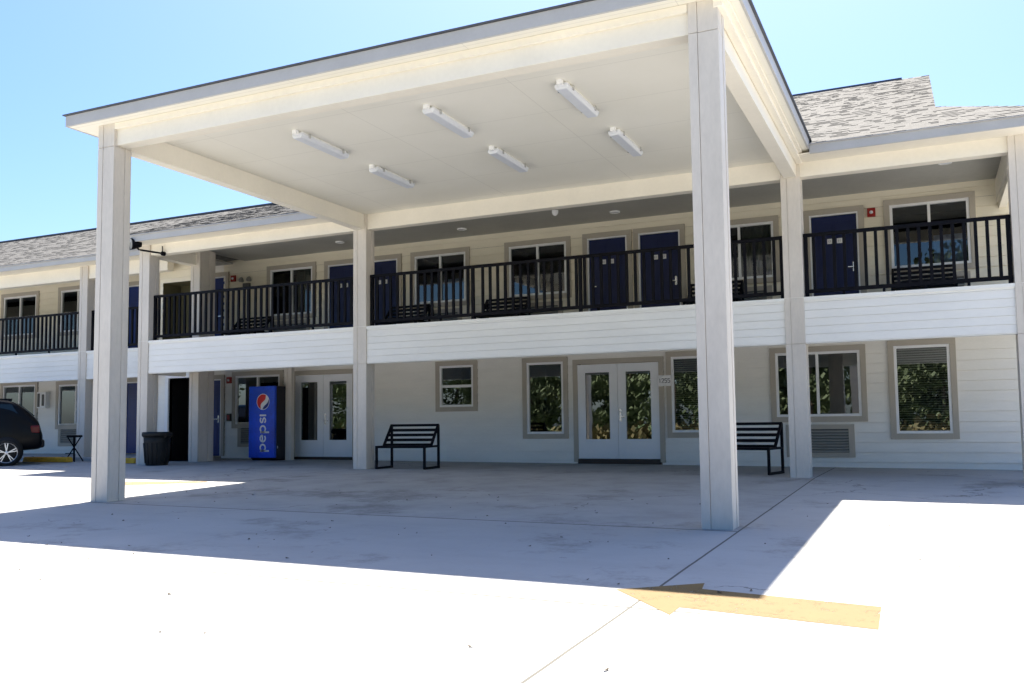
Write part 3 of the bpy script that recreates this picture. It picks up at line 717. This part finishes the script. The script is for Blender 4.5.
# ------------------------------------------------------------------ through-wall air conditioners
ac0 = None
for x0, z0, lab in ((-.842, .10, 'taupe air conditioner grille low in the wall, right of the ground level right bench'), (-14.85, .30, 'grey air conditioner grille low in the wall, left of the soda machine'),
        (-21.67, .32, 'grey air conditioner grille in the ground floor wall of the wing'),
        (-13.80, 2.92, 'air conditioner grille behind the balcony railing, under the leftmost balcony window of the block'), (-9.4, 2.92, 'air conditioner grille behind the railing under the balcony window right of the rear left column'),
        (-6.85, 2.92, 'air conditioner grille behind the railing under the dark middle balcony window'), (-2.3, 2.92, 'air conditioner grille behind the railing between the right canopy columns'), (1.28, 2.92, 'air conditioner grille behind the railing under the rightmost balcony window')):
    if ac0 is None:
        ac0 = thing('air_conditioner', lab, 'air conditioner', (x0, W, z0), 'air conditioner grilles in the walls'); wd, ht = 1.28, .64
        m = MB(); m.box(x0, x0 + .11, W - .04, W + .02, z0, z0 + ht); m.box(x0 + wd - .11, x0 + wd, W - .04, W + .02, z0, z0 + ht); m.box(x0 + .11, x0 + wd - .11, W - .04, W + .02, z0, z0 + .09); m.box(x0 + .11, x0 + wd - .11, W - .04, W + .02, z0 + ht - .09, z0 + ht)
        m.build('frame', 'trim', ac0, bevel=.004)
        m = MB(); n = 8
        for i in range(n):
            za = z0 + .1 + (ht - .2) * i / n; hh = (ht - .2) / n
            m.hexa([(x0 + .115, W - .045, za), (x0 + wd - .115, W - .045, za), (x0 + wd - .115, W - .01, za + hh * .5), (x0 + .115, W - .01, za + hh * .5), (x0 + .115, W - .045, za + hh * .3), (x0 + wd - .115, W - .045, za + hh * .3), (x0 + wd - .115, W - .01, za + hh * .8), (x0 + .115, W - .01, za + hh * .8)])
        m.build('louvres', 'grille', ac0)
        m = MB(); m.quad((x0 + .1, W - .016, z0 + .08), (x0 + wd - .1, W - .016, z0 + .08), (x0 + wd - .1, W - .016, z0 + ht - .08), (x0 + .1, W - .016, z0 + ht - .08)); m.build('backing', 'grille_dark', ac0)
    else: place_copy(ac0, (x0, W, z0), 0, lab)

# ------------------------------------------------------------------ alarms, lights and signs on the walls
def alarm(x, z, lab):
    t = thing('fire_alarm', lab, 'fire alarm', (x, W, z), 'red fire alarms on the walls')
    m = MB(); m.box(x - .075, x + .075, W - .07, W - .012, z - .085, z + .085); m.build('casing', 'red', t, bevel=.008)
    m = MB(); m.lathe([(.001, .03), (.02, .028), (.032, .012), (.034, 0)], (x, W - .07, z), (0, -1, 0), 16); m.build('strobe', 'lens', t, smooth=True)
alarm(.90, 4.84, 'red fire alarm on the balcony wall between navy door and rightmost window')
alarm(-15.04, 4.80, 'small red fire alarm on the balcony wall beside the far left blue door')
alarm(-15.15, 2.07, 'red fire alarm on the ground floor wall beside the blue door')
t = thing('call_box', 'small dark box on the ground floor wall beside the blue door', 'call box', (-15.14, W, 1.08))
m = MB(); m.box(-15.21, -15.07, W - .07, W - .012, .98, 1.18); m.build('casing', 'brown', t, bevel=.008)
m = MB(); m.box(-15.18, -15.10, W - .076, W - .07, 1.02, 1.14); m.build('cover', 'red', t)
t = thing('emergency_light', 'twin headed emergency light on the balcony wall left of a window', 'emergency light', (-14.57, W, 4.66))
m = MB(); m.box(-14.68, -14.46, W - .09, W - .012, 4.54, 4.64); m.build('battery_box', 'grille_dark', t, bevel=.01)
for x in (-14.70, -14.44):
    m = MB(); m.lathe([(.03, .0), (.075, -.09), (.07, -.1), (.001, -.095)], (x, W - .05, 4.70), (0, .9, -.35), 16); m.build('lamp_head', 'grille', t, smooth=True)
# house number plate
t = thing('number_sign', 'white number sign on the wall between the french doors and the window', 'sign', (-3.28, W, 1.7))
m = MB(); m.box(-3.42, -3.14, W - .068, W - .052, 1.58, 1.81); m.build('plate', 'logo_white', t, bevel=.004)

def stroke(mb, pts, w, y, closed=False, mi=0):
    P = [Vector((a, 0, b)) for a, b in pts]; n = len(P); L = []; Rr = []
    for i in range(n):
        if closed: d = P[(i + 1) % n] - P[i - 1]
        else: d = P[min(i + 1, n - 1)] - P[max(i - 1, 0)]
        d.normalize(); nn = Vector((-d.z, 0, d.x)) * w / 2; L.append(P[i] + nn); Rr.append(P[i] - nn)
    for i in range(n if closed else n - 1):
        j = (i + 1) % n
        a, b, c, d = L[i], L[j], Rr[j], Rr[i]
        mb.quad((a.x, y, a.z), (b.x, y, b.z), (c.x, y, c.z), (d.x, y, d.z), mi)
m = MB()
def seg(pts, cx): stroke(m, [(cx + a, 1.695 + b) for a, b in pts], .014, W - .0705)
seg([(-.012, .03), (0, .045), (0, -.045)], -3.375)
two = [(-.025, .025), (-.012, .043), (.012, .043), (.024, .025), (.018, .004), (-.024, -.043), (.026, -.043)]
five = [(.024, .043), (-.02, .043), (-.023, .008), (.006, .012), (.024, -.008), (.02, -.034), (0, -.045), (-.024, -.036)]
seg(two, -3.315); seg(five, -3.25); seg(five, -3.185)
m.build('digits', 'ink', t, recalc=False)
# utility box on the wing wall
t = thing('utility_box', 'white utility box with dark doors on the wing ground floor wall', 'utility box', (-22.27, W, 1.68))
m = MB(); m.box(-22.46, -22.08, W - .16, W - .012, 1.45, 1.93); m.build('casing', 'white', t, bevel=.008)
m = MB(); m.box(-22.43, -22.33, W - .168, W - .16, 1.49, 1.89); m.box(-22.24, -22.14, W - .168, W - .16, 1.52, 1.86); m.build('cover', 'grille_dark', t)
# flood light at the eave corner
t = thing('flood_light', 'black flood light on an arm at the balcony roof corner, left', 'flood light', (-14.2, 0, 4.9))
m = MB(); m.tube((-13.97, .04, 4.80), (-13.97, -.03, 4.80), .05, n=14); m.tube((-13.97, -.03, 4.80), (-14.32, -.34, 4.86), .022, n=10); m.build('arm', 'black', t)
m = MB(); m.lathe([(.001, -.12), (.06, -.11), (.085, -.03), (.13, .09), (.132, .12), (.12, .12)], (-14.40, -.38, 4.99), (-.45, -.88, -.05), 20); m.build('lamp_housing', 'black', t, smooth=True)
m = MB(); m.lathe([(.001, .112), (.12, .112)], (-14.40, -.38, 4.99), (-.45, -.88, -.05), 20); m.build('lens', 'grille', t)
m = MB(); m.tube((-14.34, -.34, 4.86), (-14.40, -.38, 4.93), .02, n=8); m.tube((-13.99, 0, 4.8), (-14.02, 0.02, 4.98), .01, n=6); m.build('bracket', 'black', t)

# ------------------------------------------------------------------ soda machine
x0, x1, yf, z0 = -13.69, -12.885, 2.60, gz(-13, 1); z1 = 1.83; yb = 3.25
t = thing('vending_machine', 'blue soda vending machine with round logo and white lettering', 'vending machine', ((x0 + x1) / 2, yf, z0))
m = MB(); m.box(x0, x1, yf + .09, yb, z0 + .04, z1); m.build('cabinet', 'soda_dark', t, bevel=.012)
m = MB(); m.box(x0, x1, yf, yf + .085, z0 + .07, z1); m.build('door', 'soda_blue', t, bevel=.015)
m = MB(); m.box(x0 + .04, x1 - .04, yf + .1, yb - .05, z0, z0 + .04); m.build('base', 'black', t)
m = MB(); y = yf - .004; lx = (x0 + x1) / 2 + .03
cx, cz, r = lx + .02, 1.44, .2
N = 40
def disc(rad, yy, mi): m.add([(cx + rad * math.cos(2 * math.pi * i / N), yy, cz + rad * math.sin(2 * math.pi * i / N)) for i in range(N)], [tuple(range(N))], mi)
disc(r, y, 0)
rr = r * .93
def cap(ang0, ang1, bulge, mi, yy):
    p = [(cx + rr * math.cos(R(ang0 + (ang1 - ang0) * i / 24)), cz + rr * math.sin(R(ang0 + (ang1 - ang0) * i / 24))) for i in range(25)]
    a, b = Vector(p[-1]), Vector(p[0]); d = b - a; nn = Vector((-d.y, d.x))
    for i in range(1, 16):
        s = i / 16; q = a + d * s + nn * (bulge * math.sin(2 * math.pi * s) + .04 * math.sin(math.pi * s)); p.append((q.x, q.y))
    m.add([(a_, yy, b_) for a_, b_ in p], [tuple(range(len(p)))], mi)
cap(62, 250, .10, 1, y - .002)
cap(-95, 20, .05, 2, y - .002)
m.build('logo', ['logo_white', 'logo_red', 'logo_blue'], t, recalc=False)
# vertical lettering, reads bottom to top
m = MB(); wl = .042; base = lx + .12; xh = .20
def put(pts, off, closed=False): stroke(m, [(base - v, z0 + .22 + off + u) for u, v in pts], wl, y, closed)
def arc(cu, cv, r_, a0, a1, n=20): return [(cu + r_ * math.cos(R(a0 + (a1 - a0) * i / n)), cv + r_ * math.sin(R(a0 + (a1 - a0) * i / n))) for i in range(n + 1)]
h = xh / 2 - wl / 2; c0 = xh / 2
def P_(o): put(arc(h, c0, h, 0, 342, 24), o, True); put([(0, c0 + h), (0, -.095)], o)
P_(.02)
put(arc(h, c0, h, 10, 318, 24), .25); put([(0, c0 + .012), (2 * h + .01, c0 + .012)], .25)
P_(.48)
sw = .062; put([(2 * sw, xh - .045), (sw * 1.5, xh - .022), (sw * .7, xh - .022), (.006, xh - .05), (.012, xh - .085), (sw, c0), (2 * sw - .012, .085), (2 * sw - .004, .05), (sw * 1.4, .022), (sw * .6, .02), (0, .045)], .715)
put([(0, 0), (0, xh)], .90)
m.build('lettering', 'logo_white', t, recalc=False)
m = MB(); m.box(x1, x1 + .012, yf + .10, yf + .13, z0 + .3, z0 + .36); m.build('lock', 'chrome', t)

# ------------------------------------------------------------------ trash can
cx, cy, z0 = -14.04, -.02, gz(-14, 0)
t = thing('trash_can', 'black round plastic trash can standing beside the stair column', 'trash can', (cx, cy, z0))
m = MB(); m.lathe([(.001, .01), (.225, .01), (.235, .0), (.24, .02), (.28, .5), (.29, .68), (.27, .68), (.26, .5), (.22, .03)], (cx, cy, z0), n=32)
for k in range(16):
    a = k * math.pi / 8; m.bar((cx + .243 * math.cos(a), cy + .243 * math.sin(a), z0 + .05), (cx + .281 * math.cos(a), cy + .281 * math.sin(a), z0 + .5), .02, .02)
m.build('body', 'black_plastic', t, smooth=True)
m = MB(); m.lathe([(.285, .64), (.315, .645), (.325, .68), (.32, .735), (.30, .745), (.285, .735), (.28, .68)], (cx, cy, z0), n=32); m.build('rim', 'black_plastic', t, smooth=True)
for s in (-1, 1):
    m = MB(); m.bar((cx + s * .30, cy - .07, z0 + .62), (cx + s * .36, cy - .07, z0 + .66), .03, .03); m.bar((cx + s * .30, cy + .07, z0 + .62), (cx + s * .36, cy + .07, z0 + .66), .03, .03); m.bar((cx + s * .36, cy - .085, z0 + .66), (cx + s * .36, cy + .085, z0 + .66), .03, .035); m.build('handle', 'black_plastic', t)
m = MB()
for k in range(18):
    a = k * .349; m.tube((cx + .25 * math.cos(a), cy + .25 * math.sin(a), z0 + .66), (cx + .25 * math.cos(a + .349), cy + .25 * math.sin(a + .349), z0 + .64 + .02 * (k % 2)), .02, n=6)
m.build('bin_liner', 'black', t)

# ------------------------------------------------------------------ wheel stops and stool
for x0, x1, y, lab in ((-18.78, -17.22, .30, 'worn yellow concrete wheel stop behind the black car'), (-16.3, -15.1, .42, 'worn yellow concrete wheel stop glimpsed between canopy column and trash can')):
    zz = gz(x0, 0)
    t = thing('wheel_stop', lab, 'wheel stop', ((x0 + x1) / 2, y, zz), 'yellow wheel stops')
    m = MB(); pf = [(-.1, 0), (-.085, .09), (-.06, .125), (.06, .125), (.085, .09), (.1, 0)]
    m.prism([(y + a, zz + b) for a, b in pf], x0, x1, plane='yz'); m.build('block', 'yellow_stop', t, bevel=.012)
    for xx in (x0 + .25, x1 - .25):
        m = MB(); m.tube((xx, y, zz + .12), (xx, y, zz + .132), .022, n=10); m.build('anchor_pin', 'grille_dark', t)
t = thing('folding_stool', 'black folding stool standing by the wing column', 'stool', (-17.62, .74, .03)); sx, sy = -17.62, .74; zz = gz(-18, 0)
m = MB()
for a, b in (((-.17, -.12), (.13, .10)), ((.17, -.12), (-.13, .10)), ((-.17, .14), (.13, -.10)), ((.17, .14), (-.13, -.10))):
    q = MB(); q.tube((sx + a[0], sy + a[1], zz), (sx + b[0] * .8, sy + b[1], zz + .60), .015, n=8); q.build('leg', 'black', t)
m.box(sx - .13, sx + .13, sy - .13, sy + .15, zz + .60, zz + .655); m.build('seat', 'black', t, bevel=.02)
q = MB(); q.tube((sx - .16, sy - .11, zz + .2), (sx + .16, sy - .11, zz + .2), .012, n=8); q.build('stretcher', 'black', t)

# ------------------------------------------------------------------ black car (local: +x forward, y left, origin on the ground under the rear axle)
car = thing('parked_car', 'black sport utility car at the left edge, rear corner towards the building', 'car')
ST = [(-.76, .42, .76, .72, .60), (-.71, .38, .82, .80, .68), (-.67, .36, .84, 1.02, .72), (-.57, .35, .85, 1.13, .74), (-.35, .34, .86, 1.35, .75), (-.14, .33, .87, 1.50, .75), (.15, .30, .88, 1.54, .75), (.7, .28, .88, 1.56, .75), (1.3, .28, .88, 1.55, .74), (1.75, .28, .88, 1.44, .71), (2.1, .28, .88, 1.22, .72), (2.35, .29, .87, 1.04, .76), (2.8, .32, .86, .97, .72), (3.15, .35, .82, .88, .64), (3.36, .40, .70, .72, .5)]
m = MB(); ring = 0
for x, zb, hw, zt, hr in ST:
    belt = min(1.0, zt - .03); mid = zb + (belt - zb) * .55
    half = [(0, zb), (hw * .9, zb), (hw * .985, zb + .10), (hw, mid), (hw * .965, belt), (hr, max(zt - .035, belt + .012)), (hr * .9, zt), (0, zt + .006)]
    pts = [(x, y, z) for y, z in half] + [(x, -y, z) for y, z in half[-2:0:-1]]
    ring = len(pts); m.v += pts
for i in range(len(ST) - 1):
    for k in range(ring):
        m.f.append((i * ring + k, i * ring + (k + 1) % ring, (i + 1) * ring + (k + 1) % ring, (i + 1) * ring + k)); m.mi.append(0)
m.f.append(tuple(range(ring))); m.mi.append(0); m.f.append(tuple(range((len(ST) - 1) * ring, len(ST) * ring))[::-1]); m.mi.append(0)
body = m.build('body', 'car', car, smooth=True)
sb = body.modifiers.new('Subdivision', 'SUBSURF'); sb.levels = sb.render_levels = 2
def cpane(pts, name='window', mat='car_glass', off=.012, s=1):
    m = MB(); P = [Vector(p) for p in pts]; n = (P[1] - P[0]).cross(P[2] - P[0]).normalized()
    if n.y * s < 0 and abs(n.y) > .3: n = -n
    elif abs(n.y) <= .3 and n.z < 0: n = -n
    m.add([p + n * off for p in P] + [p - n * .01 for p in P], [tuple(range(len(P)))] + [(i, (i + 1) % len(P), len(P) + (i + 1) % len(P), len(P) + i) for i in range(len(P))]); return m.build(name, mat, car)
for s in (1, -1):
    cpane([(-.30, s * .795, 1.06), (.38, s * .81, 1.05), (.36, s * .755, 1.43), (-.08, s * .755, 1.42)], s=s)
    cpane([(.46, s * .81, 1.05), (1.22, s * .81, 1.05), (1.2, s * .755, 1.45), (.44, s * .755, 1.44)], s=s)
    cpane([(1.30, s * .81, 1.05), (1.95, s * .82, 1.06), (1.62, s * .755, 1.38), (1.28, s * .755, 1.44)], s=s)
    m = MB(); m.box(-.68, -.48, min(s * .70, s * .845), max(s * .70, s * .845), .74, .93); m.build('tail_light', 'tail', car, bevel=.03)
    m = MB(); m.box(3.10, 3.28, min(s * .55, s * .78), max(s * .55, s * .78), .68, .80); m.build('headlight', 'lens', car, bevel=.03)
    m = MB(); m.lathe([(.001, -.05), (.05, -.04), (.07, 0), (.05, .05), (.001, .06)], (1.85, s * .98, 1.08), (1, 0, 0), 12); m.bar((1.85, s * .86, 1.05), (1.85, s * .95, 1.07), .03, .03); m.build('mirror', 'car', car, smooth=True)
    m = MB(); m.tube((-.10, s * .56, 1.545), (1.3, s * .56, 1.56), .016, n=8); m.build('roof_rail', 'black', car)
    for dx in (.15, 1.05):
        m = MB(); m.bar((dx, s * .885, .92), (dx + .16, s * .885, .92), .03, .025); m.build('door_handle', 'car', car)
    m = MB(); m.bar((.30, s * .883, .40), (2.15, s * .883, .40), .025, .09); m.build('sill_trim', 'black_plastic', car)
cpane([(-.56, -.62, 1.15), (-.56, .62, 1.15), (-.24, .60, 1.43), (-.24, -.60, 1.43)], 'rear_window')
cpane([(2.28, -.66, 1.10), (2.28, .66, 1.10), (1.84, .58, 1.42), (1.84, -.58, 1.42)], 'windscreen')
m = MB(); m.box(-.79, -.58, -.74, .74, .40, .60); m.build('bumper', 'black_plastic', car, bevel=.05)
m = MB(); m.box(-.775, -.755, -.25, .25, .62, .70); m.build('number_plate', 'logo_white', car)
for wx in (0, 2.55):
    for s in (1, -1):
        a = MB(); a.lathe([(.001, .012), (.345, .012), (.35, -.01), (.35, -.2)], (wx, s * .872, .32), (0, s, 0), 32); a.build('wheel_arch', 'black_plastic', car, smooth=True)
        w_ = MB(); w_.lathe([(.225, .02), (.235, .035), (.27, .035), (.298, .01), (.302, -.04), (.302, -.16), (.27, -.2), (.2, -.2)], (wx, s * .875, .30), (0, s, 0), 36)
        wo = w_.build('wheel', 'tyre', car, smooth=True)
        r_ = MB(); r_.lathe([(.21, .005), (.228, .028), (.236, .032), (.236, .0)], (wx, s * .875, .30), (0, s, 0), 36); r_.lathe([(.001, .035), (.035, .03), (.04, .0)], (wx, s * .875, .30), (0, s, 0), 16)
        for k in range(5):
            for e in (-.14, .14):
                an = k * 2 * math.pi / 5 + .3
                r_.bar((wx + .03 * math.cos(an), s * .893, .30 + .03 * math.sin(an)), (wx + .222 * math.cos(an + e), s * .893, .30 + .222 * math.sin(an + e)), .02, .024, up=(0, 1, 0))
        r_.build('rim', 'rim', wo)
hd = Vector((-.58, -.81, 0)).normalized()
car.location = (-17.6 - .81 * .85, -1.1 + .58 * .85, gz(-17.6, -1)); car.rotation_euler.z = math.atan2(hd.y, hd.x)

# ------------------------------------------------------------------ woodland across the road (seen in the panes)
m = MB(); rnd = random.Random(3)
for i in range(72):
    tx = -62 + i * 1.35 + rnd.uniform(-1.2, 1.2); ty = rnd.uniform(-74, -46); hh = rnd.uniform(9, 15); zb = gz(0, -40)
    m.tube((tx, ty, zb), (tx + rnd.uniform(-.5, .5), ty, zb + hh * .7), .22, .08, 8, 0)
    for c in range(15):
        an = rnd.uniform(0, 6.28); ra = rnd.uniform(0, 2.6); cz = zb + hh * rnd.uniform(.12, 1.0); cr = rnd.uniform(.7, 1.5)
        for l in range(170):
            p = Vector((tx + ra * math.cos(an), ty + ra * math.sin(an), cz)) + Vector((rnd.gauss(0, 1), rnd.gauss(0, 1), rnd.gauss(0, .8))) * cr * .55
            u = Vector((rnd.gauss(0, 1), rnd.gauss(0, 1), rnd.gauss(0, 1))).normalized(); v = u.orthogonal().normalized(); s_ = rnd.uniform(.10, .24)
            m.quad(p - u * s_ - v * s_ * .6, p + u * s_ - v * s_ * .6, p + u * s_ + v * s_ * .6, p - u * s_ + v * s_ * .6, 1)
for i in range(9000):
    p = Vector((rnd.uniform(-62, 32), rnd.uniform(-46, -42.5), gz(0, -40) + abs(rnd.gauss(0, .6)))); u = Vector((rnd.gauss(0, 1), rnd.gauss(0, 1), rnd.gauss(0, 1))).normalized(); v = u.orthogonal().normalized(); s_ = rnd.uniform(.10, .24)
    m.quad(p - u * s_ - v * s_, p + u * s_ - v * s_, p + u * s_ + v * s_, p - u * s_ + v * s_, 2)
tag(m.build('woods', ['bark', 'leaf', 'leaf2'], recalc=False), 'belt of green trees and shrubs across the road, reflected in the panes', 'woods', kind='stuff')

# ------------------------------------------------------------------ light
SUN = Vector((-.52, 2.80, 5.56)).normalized()
L = bpy.data.lights.new('sun', 'SUN'); L.energy = 5.0; L.angle = R(.53); L.color = (1, .93, .81)
lo = bpy.data.objects.new('sun', L); COL.objects.link(lo); lo.rotation_euler = SUN.to_track_quat('Z', 'Y').to_euler(); lo.location = (0, 20, 40)
w = bpy.data.worlds.new('World'); S.world = w; w.use_nodes = True
bg = w.node_tree.nodes['Background']; sk = w.node_tree.nodes.new('ShaderNodeTexSky')
sk.sky_type = 'NISHITA'; sk.sun_disc = False; sk.sun_elevation = math.asin(SUN.z); sk.sun_rotation = math.atan2(SUN.x, SUN.y)
sk.air_density = 1.0; sk.dust_density = 2.2; sk.ozone_density = 5.0
hs = w.node_tree.nodes.new('ShaderNodeHueSaturation'); hs.inputs['Saturation'].default_value = 1.24; hs.inputs['Hue'].default_value = .503
w.node_tree.links.new(sk.outputs[0], hs.inputs['Color']); w.node_tree.links.new(hs.outputs[0], bg.inputs[0]); bg.inputs[1].default_value = .068

# ------------------------------------------------------------------ camera
cam = bpy.data.cameras.new('camera'); co = bpy.data.objects.new('camera', cam); COL.objects.link(co)
cam.sensor_width = 36; cam.lens = 904.03 / 1024 * 36; cam.shift_x = (512 - 507.2) / 1024; cam.shift_y = (356.85 - 341.5) / 1024
cam.clip_end = 1000; cam.clip_start = .05
r_, u_, f_ = Vector((.90588596, .4233558, -.01185273)), Vector((.04175345, -.06142322, .9972381)), Vector((-.4214585, .90387889, .073319))
co.matrix_world = Matrix(((r_.x, u_.x, -f_.x, 1.7795), (r_.y, u_.y, -f_.y, -15.216), (r_.z, u_.z, -f_.z, .8353), (0, 0, 0, 1)))
S.camera = co
S.view_settings.view_transform = 'Standard'; S.view_settings.look = 'None'; S.view_settings.gamma = 1; S.view_settings.exposure = 1.92
S.cycles.max_bounces = 10; S.cycles.diffuse_bounces = 6; S.cycles.transparent_max_bounces = 12
